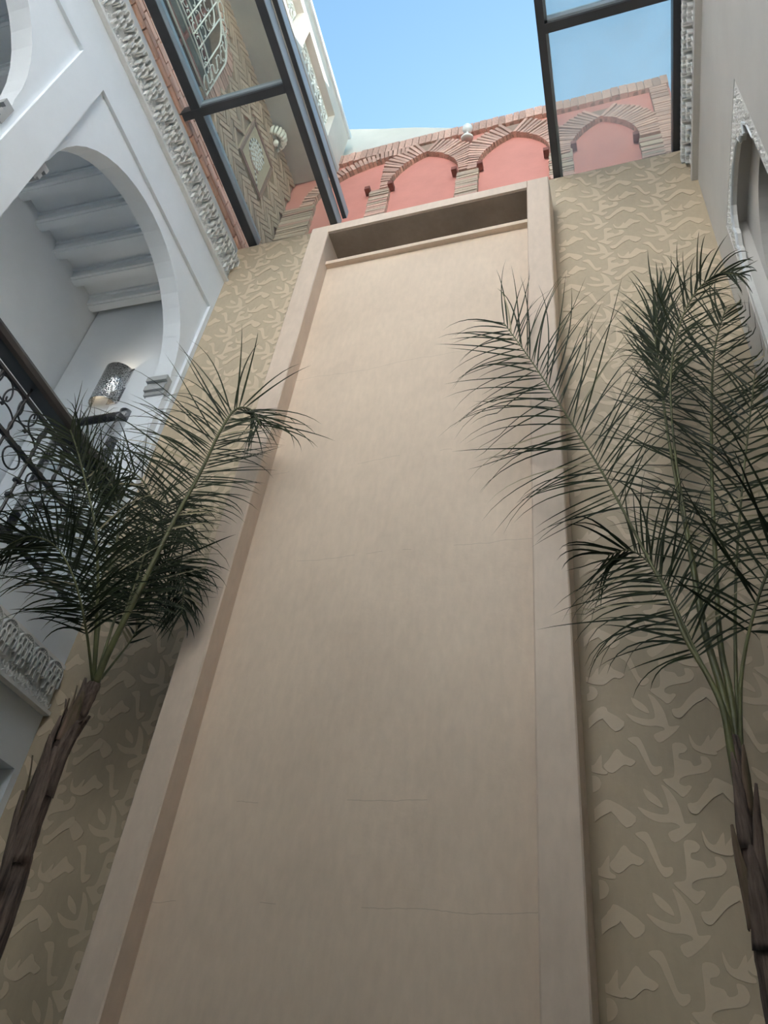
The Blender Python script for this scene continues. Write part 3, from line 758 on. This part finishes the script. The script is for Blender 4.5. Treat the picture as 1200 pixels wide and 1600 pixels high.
# ---- overhanging slab with the pierced parapet on it
SO = .60
slab = struct('ceiling_terrace', MB().fbox(LW, (-.485, -.3, 11.25), (DL, SO, 11.33)), 'conc')
pp = MB().fbox(LW, (-.46, SO - .2, 11.33), (-.02, SO, 11.92))
for d in (.97, 2.16, 3.35): pp.fbox(LW, (d, SO - .2, 11.33), (d + .2, SO, 11.92))
parapet = struct('wall_parapet', pp, 'whitew')
obj('parapet_beam', MB().fbox(LW, (-.46, SO - .2, 11.92), (4.6, SO, 12.24)), 'whitew', parapet)
obj('parapet_cap', MB().fbox(LW, (-.48, SO - .23, 12.24), (4.6, SO + .03, 12.31)), 'white', parapet)
for pi, d0 in enumerate((-.02, 1.17, 2.36)):
    d1 = d0 + .99
    t = thing('parapet_grille', LW((d0 + d1) / 2, SO - .1, 11.33), ('white iron vine grille between two pillars of the rooftop parapet, at the pink wall end', 'white iron vine grille in the rooftop parapet, second opening from the pink wall', 'white iron vine grille in the rooftop parapet, third opening from the pink wall')[pi], 'grille', 'parapet grilles')
    obj('frame', MB().tube([LW(a, SO - .1, b) for a, b in ((d0 + .012, 11.345), (d1 - .012, 11.345), (d1 - .012, 11.905), (d0 + .012, 11.905), (d0 + .012, 11.345))], .012, 5), 'iron_w', t)
    for i in range(1, 8):
        dd = d0 + .99 * i / 8
        obj('bar', MB().tube([LW(dd, SO - .1, 11.345), LW(dd, SO - .1, 11.66), LW(dd + .02, SO - .1, 11.9)], .009, 5), 'iron_w', t)
    for i in range(8):
        dd = d0 + .99 * (i + .5) / 8
        for k, z in enumerate((11.84, 11.74)):
            obj('scroll', MB().tube(put2d(SCS, LW, dd, z, SO - .09, math.pi / 2 * (1 if (i + k) % 2 else -1) + .3), .0075, 5), 'iron_w', t)
    obj('vine', MB().tube([LW(d0 + .02 + .95 * i / 24, SO - .09, 11.78 + .06 * math.sin(i * 1.1)) for i in range(25)], .009, 5), 'iron_w', t)

# ================================================================== STEEL AND GLASS ROOF
def beam(mb, x0, x1, d0, d1, z0, z1): mb.hexa([RB(x0, d0, z0), RB(x1, d0, z0), RB(x1, d1, z0), RB(x0, d1, z0), RB(x0, d0, z1), RB(x1, d0, z1), RB(x1, d1, z1), RB(x0, d1, z1)])
ZB = 8.95
def skylight(label, xa, xb, crosses, at):
    t = thing('glass_roof', at, label, 'glass roof', 'glass roof wings')
    return t
# left wing
t = skylight('steel framed wing of the glass roof beside the orange brick course and arched window', 0, 0, 0, RB(-2.95, 3, ZB))
for nm, x0, x1, z0, z1, m in (('side_beam', -3.420, -3.332, ZB, ZB + .15, 'steel'), ('edge_beam', -2.497, -2.424, ZB, ZB + .14, 'steel')):
    b = MB(); beam(b, x0, x1, -.03, 6.95, z0, z1); obj(nm, b, m, t)
b = MB(); beam(b, -2.424, -2.418, -.03, 6.95, ZB + .004, ZB + .17); obj('track', b, 'alu', t)
b = MB(); beam(b, -3.332, -3.326, -.03, 6.95, ZB + .01, ZB + .15); obj('track', b, 'alu', t)
b = MB(); beam(b, -2.408, -2.366, -.02, 6.95, ZB + .17, ZB + .29); obj('sliding_rail', b, 'steel', t)
b = MB(); beam(b, -2.366, -2.360, -.02, 6.95, ZB + .17, ZB + .29); obj('lit_rail_face', b, 'alu', t)  # paler plate paints the sky-lit side of the rail
for k, dc in enumerate((1.365, 3.75)):
    b = MB(); beam(b, -3.538, -2.497, dc - .037, dc + .037, ZB - .004, ZB + .13); obj('cross_beam', b, 'steel', t)
    b = MB(); beam(b, -3.332, -2.497, dc + .037, dc + .05, ZB + .04, ZB + .13); obj('glazing_bead', b, 'alu', t)
ds = [-.46, 1.365, 3.75, 6.95]
for a, c in zip(ds, ds[1:]):
    b = MB(); beam(b, -3.332, -2.497, a + .037, c - .037, ZB + .09, ZB + .098); obj('glass_pane', b, 'glassl', t)
# right wing
t = skylight('steel framed wing of the glass roof beside the plain grey wall with the lobed arch', 0, 0, 0, RB(.3, 3, ZB))
for nm, x0, x1, z0, z1, m in (('edge_beam', -.279, -.215, ZB, ZB + .15, 'steel'), ('track', -.215, -.192, ZB + .07, ZB + .16, 'alu'), ('side_beam', .777, .838, ZB, ZB + .15, 'steel'), ('side_trim', .838, .868, ZB + .03, ZB + .15, 'alu')):
    b = MB(); beam(b, x0, x1, -.06, 6.95, z0, z1); obj(nm, b, m, t)
for k, dc in enumerate((1.265, 3.65)):
    b = MB(); beam(b, -.215, .777, dc - .037, dc + .037, ZB - .004, ZB + .13); obj('cross_beam', b, 'steel', t)
    b = MB(); beam(b, -.192, .777, dc + .037, dc + .055, ZB + .03, ZB + .13); obj('glazing_bead', b, 'alu', t)
ds = [-.46, 1.265, 3.65, 6.95]
for a, c in zip(ds, ds[1:]):
    b = MB(); beam(b, -.2, .777, a + .037, c - .037, ZB + .09, ZB + .098); obj('glass_pane', b, 'glass', t)
struct('wall_parapet_right', MB().fbox(RW, (-.5, -.25, TOP - .01), (DL, -.02, 9.75)), 'whitew')

# ================================================================== BALCONY RAILING
RD0, RD1, RN = CEN[0] - JW, CEN[0] + JW, -.05
t = thing('balcony_railing', LW(CEN[0], RN, 4.27), 'black wrought iron balcony railing with scrolls and thick handrail under the white arch', 'railing')
obj('handrail', MB().prism([(-.05, 5.30), (.05, 5.30), (.06, 5.33), (.06, 5.375), (.045, 5.41), (-.045, 5.41), (-.06, 5.375), (-.06, 5.33)], lambda a, b, s: LW(s, RN + a, b), RD0, RD1), 'hand', t)
for z, w_ in ((5.215, .012), (4.885, .014), (4.385, .012), (4.305, .014)):
    obj('rail', MB().fbox(LW, (RD0, RN - w_, z - w_), (RD1, RN + w_, z + w_)), 'iron_b', t)
NB = 8; pit = (RD1 - RD0) / NB
C1 = scroll(.155, .165, 1.5); C2 = scroll(.15, .16, 1.5); C3 = scroll(.075, .09, 1.4)
for i in range(NB):
    d = RD0 + pit * (i + .5)
    obj('baluster', MB().tube([LW(d, RN, 4.305), LW(d, RN, 5.215)], .011, 6), 'iron_b', t)
    if i % 2 == 0: obj('spacer', MB().tube([LW(d, RN, 5.215), LW(d, RN, 5.31)], .010, 6), 'iron_b', t)
    for s in (-1, 1):
        dd = d + s * pit * .26
        obj('scroll', MB().tube(put2d(C1, LW, dd, 5.125, RN, math.pi / 2 * (1 if (i % 2) == (s > 0) else 3)), .0062, 5), 'iron_b', t, True)
        obj('scroll', MB().tube(put2d(C2, LW, dd, 4.965, RN, 0 if s > 0 else math.pi), .0062, 5), 'iron_b', t, True)
        obj('scroll', MB().tube(put2d(C3, LW, d + s * .05, 4.44, RN, math.pi / 2 * s), .005, 5), 'iron_b', t, True)
    obj('ring', MB().tube([LW(d + pit / 2 + .072 * math.cos(g), RN, 4.80 + .072 * math.sin(g)) for g in [2 * math.pi * k / 20 for k in range(21)]], .0062, 5), 'iron_b', t, True)
    dia = [(0, 1), (1, 0), (0, -1), (-1, 0), (0, 1)]
    for z in (4.72, 4.6): obj('collar', MB().fbox(LW, (d - .02, RN - .02, z - .012), (d + .02, RN + .02, z + .012)), 'iron_b', t)

# ================================================================== THINGS ON THE GALLERY END WALL
EY = -.012
c0, z0_, z1_ = -4.26, 6.60, 7.06
t = thing('wall_sconce', (c0, EY, z0_), 'half round perforated silver wall sconce above the studded mirror', 'lamp')
mb = MB(); n = 16; rad = .135
for i in range(n + 1):
    g = math.pi * i / n
    for z in (z0_, z1_):
        for r in (rad, rad - .006): mb.v.append(V((c0 - r * math.cos(g), EY - .02 - r * .9 * math.sin(g), z)))
for i in range(n):
    a, b = 4 * i, 4 * i + 4
    mb.f += [(a, b, b + 2, a + 2), (a + 1, a + 3, b + 3, b + 1), (a, a + 1, b + 1, b), (a + 2, b + 2, b + 3, a + 3)]
obj('shade', mb, 'perf', t, True)
obj('back_plate', MB().box((c0 - .15, EY - .02, z0_ + .01), (c0 + .15, EY, z1_ + .02)), 'studs', t)
obj('lamp_holder', MB().lathe([(.015, 0), (.03, .01), (.03, .12), (.015, .14)], (c0, EY - .06, 6.75), (0, 0, 1)), 'iron_w', t, True)
bl = bpy.data.lights.new('sconce_bulb', 'POINT'); bl.energy = 1.6; bl.color = (1, .8, .55); bl.shadow_soft_size = .03
bo = bpy.data.objects.new('sconce_bulb', bl); COL.objects.link(bo); bo.location = (c0, EY - .07, 6.93)
mx0, mx1, mz0, mz1 = -4.64, -3.925, 5.06, 6.47; fwd_ = .115
t = thing('wall_mirror', ((mx0 + mx1) / 2, EY, mz0), 'tall mirror in a rounded black and silver studded metal frame below the sconce', 'mirror')
obj('mirror_glass', MB().box((mx0 + .05, EY - .03, mz0 + .05), (mx1 - .05, EY - .012, mz1 - .05)), 'mirror', t)
obj('backing', MB().box((mx0 + .02, EY - .012, mz0 + .02), (mx1 - .02, EY, mz1 - .02)), 'iron_b', t)
def rail(p, q, nrm, m):
    p, q = V(p), V(q); dirn = (q - p).normalized(); prof = []
    k = 8; mb = MB(); L = []
    for i in range(k + 1):
        g = math.pi * i / k; L.append((-math.cos(g) * fwd_ / 2, .065 * math.sin(g)))
    side = dirn.cross(V((0, -1, 0)))
    for e in (p, q): mb.v += [e + side * a + V((0, -b, 0)) for a, b in L]
    mb.f += [(i, i + 1, k + 2 + i, k + 1 + i) for i in range(k)] + [(k, 0, k + 1, 2 * k + 1), tuple(range(k + 1)), tuple(range(k + 1, 2 * k + 2))]
    obj('frame_rail', mb, m, t, True)
h = fwd_ / 2
rail((mx0, EY, mz1 - h), (mx1, EY, mz1 - h), None, 'studb'); rail((mx0, EY, mz0 + h), (mx1, EY, mz0 + h), None, 'studb')
rail((mx0 + h, EY, mz0), (mx0 + h, EY, mz1), None, 'studb'); rail((mx1 - h, EY, mz0), (mx1 - h, EY, mz1), None, 'studs')

# ================================================================== PALMS
def clear(p):
    """keep a point of a blade on the room side of the walls it brushes"""
    x, y, z = p
    lim = -.03
    if z < ZL1 + .1:
        if XO0 - .03 < x < XI0 + .03 or XI1 - .03 < x < XO1 + .03: lim = YF - .02
        elif XI0 < x < XI1: lim = YP - .03
    y = min(y, lim); x = max(x, L0.x - .0286 * y + .06); x = min(x, R0.x - .0286 * y - .05)
    return V((x, y, z))
def leaflet(mb, p, dirn, nrm, L, w_, droop, curl, seg=8):
    """tapering folded blade that starts along dirn and bends under its weight"""
    d = V(dirn).normalized(); q = V(p); vs = []; step = L / seg
    for i in range(seg + 1):
        f = i / seg; wd = w_ * (min(1, .35 + f * 4) if f < .16 else (1 - f) ** .7 * 1.08 + .02)
        s = d.cross(nrm); s = s.normalized() if s.length > 1e-4 else V((1, 0, 0))
        up = s.cross(d).normalized()
        q = clear(q)
        vs += [clear(q - s * wd / 2 + up * wd * .18), q, clear(q + s * wd / 2 + up * wd * .18)]
        d = (d + V((0, 0, -1)) * droop * (.15 + f * f * 3.2) / seg + curl * (.3 + 1.4 * f) / seg).normalized(); q = q + d * step
    fs = []
    for i in range(seg):
        k = 3 * i; fs += [(k, k + 1, k + 4, k + 3), (k + 1, k + 2, k + 5, k + 4)]
    mb.add(vs, fs)
def frond(palm, pts, r0, r1, start, nleaf, L, spread, droop, face, seed, left=1.0, right=1.0, single=True, tipL=.45, up=.0, w_=.017, dry=.03):
    rg = random.Random(seed)
    P = spline(pts, 10)
    fr_ = obj('frond', MB().tube(P, lambda f: r0 + (r1 - r0) * f ** .75, 7), 'rachis', palm, True)
    lens = [0.]
    for a, b in zip(P, P[1:]): lens.append(lens[-1] + (b - a).length)
    T = lens[-1]; joined = MB(); jd = MB()
    for i in range(nleaf):
        f = start + (1 - start) * (i + .5) / nleaf
        s = f * T; k = max(j for j in range(len(lens)) if lens[j] <= s); k = min(k, len(P) - 2)
        u = (s - lens[k]) / max(1e-6, lens[k + 1] - lens[k]); p = P[k].lerp(P[k + 1], u); t = (P[k + 1] - P[k]).normalized()
        fn = V(face) - t * V(face).dot(t); fn.normalize(); side = t.cross(fn)
        g = (f - start) / (1 - start)
        env = (.55 + 1.6 * g if g < .28 else 1.0) * (1 - (1 - tipL) * max(0, (g - .45) / .55) ** 1.4)
        for sg, amt in ((-1, left), (1, right)):
            if amt <= 0 or rg.random() < .04: continue
            a = math.radians(spread * (1.0 - .55 * g) + rg.uniform(-13, 13))
            d = t * math.cos(a) + side * sg * math.sin(a) + fn * rg.uniform(-.28, .34) + V((0, 0, up))
            isdry = rg.random() < dry
            mb = MB() if single else (jd if isdry else joined)
            leaflet(mb, p, d, fn, L * env * amt * rg.uniform(.85, 1.12), w_ * rg.uniform(.8, 1.2), droop * rg.choice((.3, .7, 1.0, 1.6)) * rg.uniform(.8, 1.2), V((rg.uniform(-.4, .4), rg.uniform(-.4, .4), rg.uniform(-.2, .2))))
            if single: obj('leaflet', mb, 'leafdry' if isdry else 'leaf', fr_)
    if not single:
        if joined.v: tag(obj('leaflets', joined, 'leaf', fr_), kind='stuff')
        if jd.v: tag(obj('dry_leaflets', jd, 'leafdry', fr_), kind='stuff')
    return fr_
def px(pts): return [fw((x, y), d) for x, y, d in pts]
def trunk(palm, pts, rad, seed):
    rg = random.Random(seed); P = spline(pts, 12); n = len(P); sides = 14
    mb = MB(); vs = []; u = V((1, 0, 0))
    for i, p in enumerate(P):
        f = i / (n - 1); t = (P[min(i + 1, n - 1)] - P[max(i - 1, 0)]).normalized(); u = (u - t * u.dot(t)).normalized(); w_ = t.cross(u)
        for k in range(sides):
            g = 2 * math.pi * k / sides
            r = rad(f) * (1 + .10 * noise.noise(V((k * 1.7, i * .31, seed))) + .06 * ((i * .37) % 1.0))
            vs.append(p + (u * math.cos(g) + w_ * math.sin(g)) * r)
    fs = [(i * sides + k, i * sides + (k + 1) % sides, (i + 1) * sides + (k + 1) % sides, (i + 1) * sides + k) for i in range(n - 1) for k in range(sides)]
    fs += [tuple(range(sides)), tuple((n - 1) * sides + k for k in range(sides))]
    mb.add(vs, fs); tr = obj('trunk', mb, 'trunk', palm, True)
    return P, tr
def sheath(tr, P, i0, ln, ang, rad, wid, flare, m='sheath'):
    """old leaf base: a curved scale hugging the trunk, its ragged top standing off"""
    n = 7; mb = MB(); vs = []
    for j in range(n + 1):
        f = j / n; k = min(len(P) - 1, int(i0 + ln * f)); p = P[k]; t = (P[min(k + 1, len(P) - 1)] - P[max(k - 1, 0)]).normalized()
        u = (V((1, 0, 0)) - t * t.x).normalized(); w_ = t.cross(u)
        ww = wid * (1 - .9 * f ** 1.6); r = rad * (1.05 + flare * 1.4 * f ** 3)
        for q in range(5):
            g = ang + ww * (q / 4 - .5); rr = r * (1 + .05 * noise.noise(V((q * 2.1, j * .9, ang)))) 
            vs.append(p + (u * math.cos(g) + w_ * math.sin(g)) * rr)
    k0 = len(vs)
    vs += [v + (v - P[min(len(P) - 1, int(i0 + ln * (i // 5) / n))]).normalized() * .005 for i, v in enumerate(vs)]
    fs = []
    for j in range(n):
        for q in range(4):
            a = j * 5 + q; fs += [(a, a + 1, a + 6, a + 5), (k0 + a, k0 + a + 5, k0 + a + 6, k0 + a + 1)]
    for j in range(n):
        a, b = j * 5, j * 5 + 4; fs += [(a, a + 5, k0 + a + 5, k0 + a), (b, k0 + b, k0 + b + 5, b + 5)]
    for q in range(4): fs += [(q, k0 + q, k0 + q + 1, q + 1), (n * 5 + q, n * 5 + q + 1, k0 + n * 5 + q + 1, k0 + n * 5 + q)]
    mb.add(vs, fs); obj('leaf_base', mb, m, tr, True)

# ---- palm by the left gallery
YLp = -.70
base = fw((0, 1440), YLp); crown = fw((148, 1068), YLp)
pl = thing('palm', (base.x, base.y, 0), 'slender palm with shaggy brown trunk and drooping fronds beside the balcony railing', 'palm', 'court palms')
Pt, tr = trunk(pl, [V((base.x + .01, base.y, 0)), V((base.x, base.y, 1.2)), base, fw((40, 1310), YLp), fw((85, 1190), YLp), fw((120, 1120), YLp), crown], lambda f: .030 * (1 - f) ** .6 + .030, 5)
for i0, ln, a, r, wd, fl in ((36, 22, -1.9, .056, 1.6, .2), (42, 16, -.6, .053, 1.8, .25), (46, 18, -2.6, .05, 1.5, .3), (52, 14, -1.2, .046, 1.7, .35), (56, 12, -2.3, .043, 1.4, .4), (60, 11, -.5, .040, 1.4, .45), (30, 20, -1.1, .058, 1.7, .2), (34, 14, -2.5, .058, 1.5, .5), (40, 12, -1.5, .055, 1.3, .6), (50, 10, -.3, .048, 1.2, .8), (55, 9, -2.9, .045, 1.2, .8), (62, 9, -1.6, .040, 1.5, .5), (26, 16, -2.0, .06, 1.6, .3)):
    sheath(tr, Pt, i0, ln, a, r, wd, fl, R_.choice(('sheath', 'trunk')))
FC = V((.25, -.75, -.62))                             # most blades turn their face to the court
frond(pl, px([(150, 1066, -.70), (169, 1020, -.72), (215, 928, -.74), (268, 821, -.72), (314, 736, -.68), (345, 672, -.64), (368, 640, -.60), (392, 640, -.56), (408, 665, -.54)]), .021, .004, .36, 70, .74, 80, .9, FC, 11, 1.05, .62, w_=.0135, tipL=.62)
frond(pl, px([(146, 1066, -.70), (150, 985, -.78), (153, 905, -.88), (149, 828, -.98), (138, 771, -1.04), (122, 708, -1.10), (110, 672, -1.14)]), .012, .004, .22, 60, .62, 62, 1.3, FC, 12, 1.1, .8, w_=.0135, tipL=.6)
frond(pl, px([(150, 1064, -.70), (170, 1018, -.70), (200, 945, -.68), (230, 850, -.64), (238, 790, -.64), (222, 750, -.68), (190, 732, -.74), (155, 730, -.80)]), .010, .004, .22, 44, .56, 76, 1.1, FC, 13, .95, .95, single=False, w_=.0135)
frond(pl, px([(151, 1064, -.70), (172, 1018, -.68), (212, 940, -.62), (245, 890, -.52), (270, 875, -.46), (286, 910, -.42), (284, 960, -.40)]), .009, .004, .25, 64, .48, 70, 1.2, FC, 14, .95, .9, single=False, w_=.0135)
frond(pl, px([(145, 1066, -.72), (134, 980, -.90), (116, 905, -1.02), (88, 855, -1.10), (50, 838, -1.14), (15, 850, -1.16)]), .008, .003, .22, 46, .50, 66, 1.1, FC, 15, .95, .95, single=False, w_=.013)
frond(pl, px([(147, 1064, -.70), (154, 985, -.72), (166, 910, -.72), (180, 860, -.70), (185, 800, -.72), (170, 750, -.76), (140, 735, -.80)]), .009, .004, .22, 52, .54, 76, 1.0, FC, 16, .95, .95, single=False, w_=.0135)
frond(pl, px([(151, 1062, -.70), (171, 1018, -.68), (212, 925, -.62), (242, 835, -.52), (268, 785, -.48), (284, 800, -.46), (288, 850, -.44)]), .009, .004, .22, 56, .50, 72, 1.1, FC, 18, .95, .85, single=False, w_=.0135)
frond(pl, px([(149, 1062, -.70), (164, 1015, -.70), (186, 945, -.66), (205, 880, -.56), (226, 840, -.52), (236, 870, -.50), (240, 930, -.50)]), .009, .004, .22, 48, .46, 72, 1.2, FC, 19, .95, .95, single=False, w_=.0135)
frond(pl, px([(158, 1060, -.68), (178, 1035, -.62), (205, 1000, -.56), (218, 975, -.52)]), .008, .003, .6, 5, .22, 40, .4, FC, 17, .8, .8, single=False, dry=.4)
# ---- palm in the right hand corner
YRp = -.70
base = fw((1200, 1490), YRp); crown = fw((1136, 1105), YRp)
pr_ = thing('palm', (base.x, base.y, 0), 'tall palm with upright green fronds and thin stem in the corner below the lobed arch', 'palm', 'court palms')
Pt, tr = trunk(pr_, [V((base.x + .02, base.y, 0)), V((base.x + .01, base.y, 1.3)), fw((1212, 1560), YRp), fw((1192, 1440), YRp), fw((1172, 1330), YRp), fw((1160, 1230), YRp), fw((1147, 1150), YRp)], lambda f: .034 * (1 - f) ** .7 + .014, 9)
for i0, ln, a, r, wd, fl in ((28, 20, -1.6, .046, 2.0, .15), (34, 18, -2.6, .042, 1.8, .2), (40, 20, -.7, .038, 1.7, .25), (48, 18, -2.0, .032, 1.7, .3), (54, 14, -1.0, .026, 1.6, .3)):
    sheath(tr, Pt, i0, ln, a, r, wd, fl, R_.choice(('sheath', 'trunk')))
FR = V((-.1, -.72, -.66))
frond(pr_, px([(1165, 1300, -.72), (1143, 1180, -.72), (1130, 1110, -.72), (1105, 1055, -.71), (1071, 997, -.70), (1042, 927, -.68), (1017, 881, -.66), (967, 785, -.62), (929, 718, -.58), (879, 639, -.53), (833, 568, -.48), (787, 504, -.44)]), .016, .003, .44, 58, .80, 66, .8, FR, 21, 1.0, 1.0, w_=.0135, tipL=.6)
frond(pr_, px([(1165, 1280, -.68), (1146, 1160, -.67), (1128, 1080, -.65), (1100, 985, -.62), (1083, 889, -.58), (1071, 822, -.55), (1058, 760, -.52), (1042, 668, -.48), (1032, 590, -.45), (1024, 530, -.43), (1030, 470, -.42)]), .020, .004, .70, 36, .60, 26, .25, FR, 22, .9, .9, tipL=.85, w_=.015)
frond(pr_, px([(1172, 1320, -.70), (1152, 1160, -.67), (1140, 1080, -.64), (1125, 1000, -.60), (1117, 860, -.53), (1112, 735, -.46), (1112, 640, -.40), (1114, 570, -.36), (1122, 520, -.34), (1135, 480, -.33)]), .019, .004, .36, 64, .74, 68, .4, FR, 23, 1.0, 1.0, w_=.015)
frond(pr_, px([(1155, 1180, -.66), (1127, 1070, -.64), (1102, 980, -.60), (1084, 880, -.57), (1069, 800, -.55), (1054, 700, -.55), (1048, 600, -.56), (1058, 520, -.58), (1086, 458, -.60), (1122, 428, -.64), (1155, 430, -.68)]), .012, .003, .60, 40, .46, 50, 1.5, FR, 24, 1.0, .9, single=False, w_=.0135)
frond(pr_, px([(1158, 1180, -.68), (1158, 1060, -.70), (1180, 950, -.74), (1215, 860, -.80), (1260, 790, -.86), (1310, 740, -.92)]), (.010), .003, .38, 26, .66, 66, .9, FR, 25, 1.0, 1.0, single=False, w_=.0135)
frond(pr_, px([(1152, 1160, -.67), (1127, 1098, -.68), (1088, 1020, -.64), (1056, 950, -.58), (1024, 890, -.52), (985, 860, -.46), (950, 868, -.42)]), .009, .003, .30, 44, .58, 68, 1.4, FR, 26, 1.0, 1.0, single=False, w_=.0135, dry=.08)
frond(pr_, px([(1160, 1190, -.66), (1150, 1060, -.60), (1150, 900, -.54), (1160, 760, -.48), (1172, 650, -.46), (1180, 580, -.46)]), (.010), .003, .44, 24, .6, 66, .6, FR, 27, 1.0, 1.0, single=False, w_=.014)
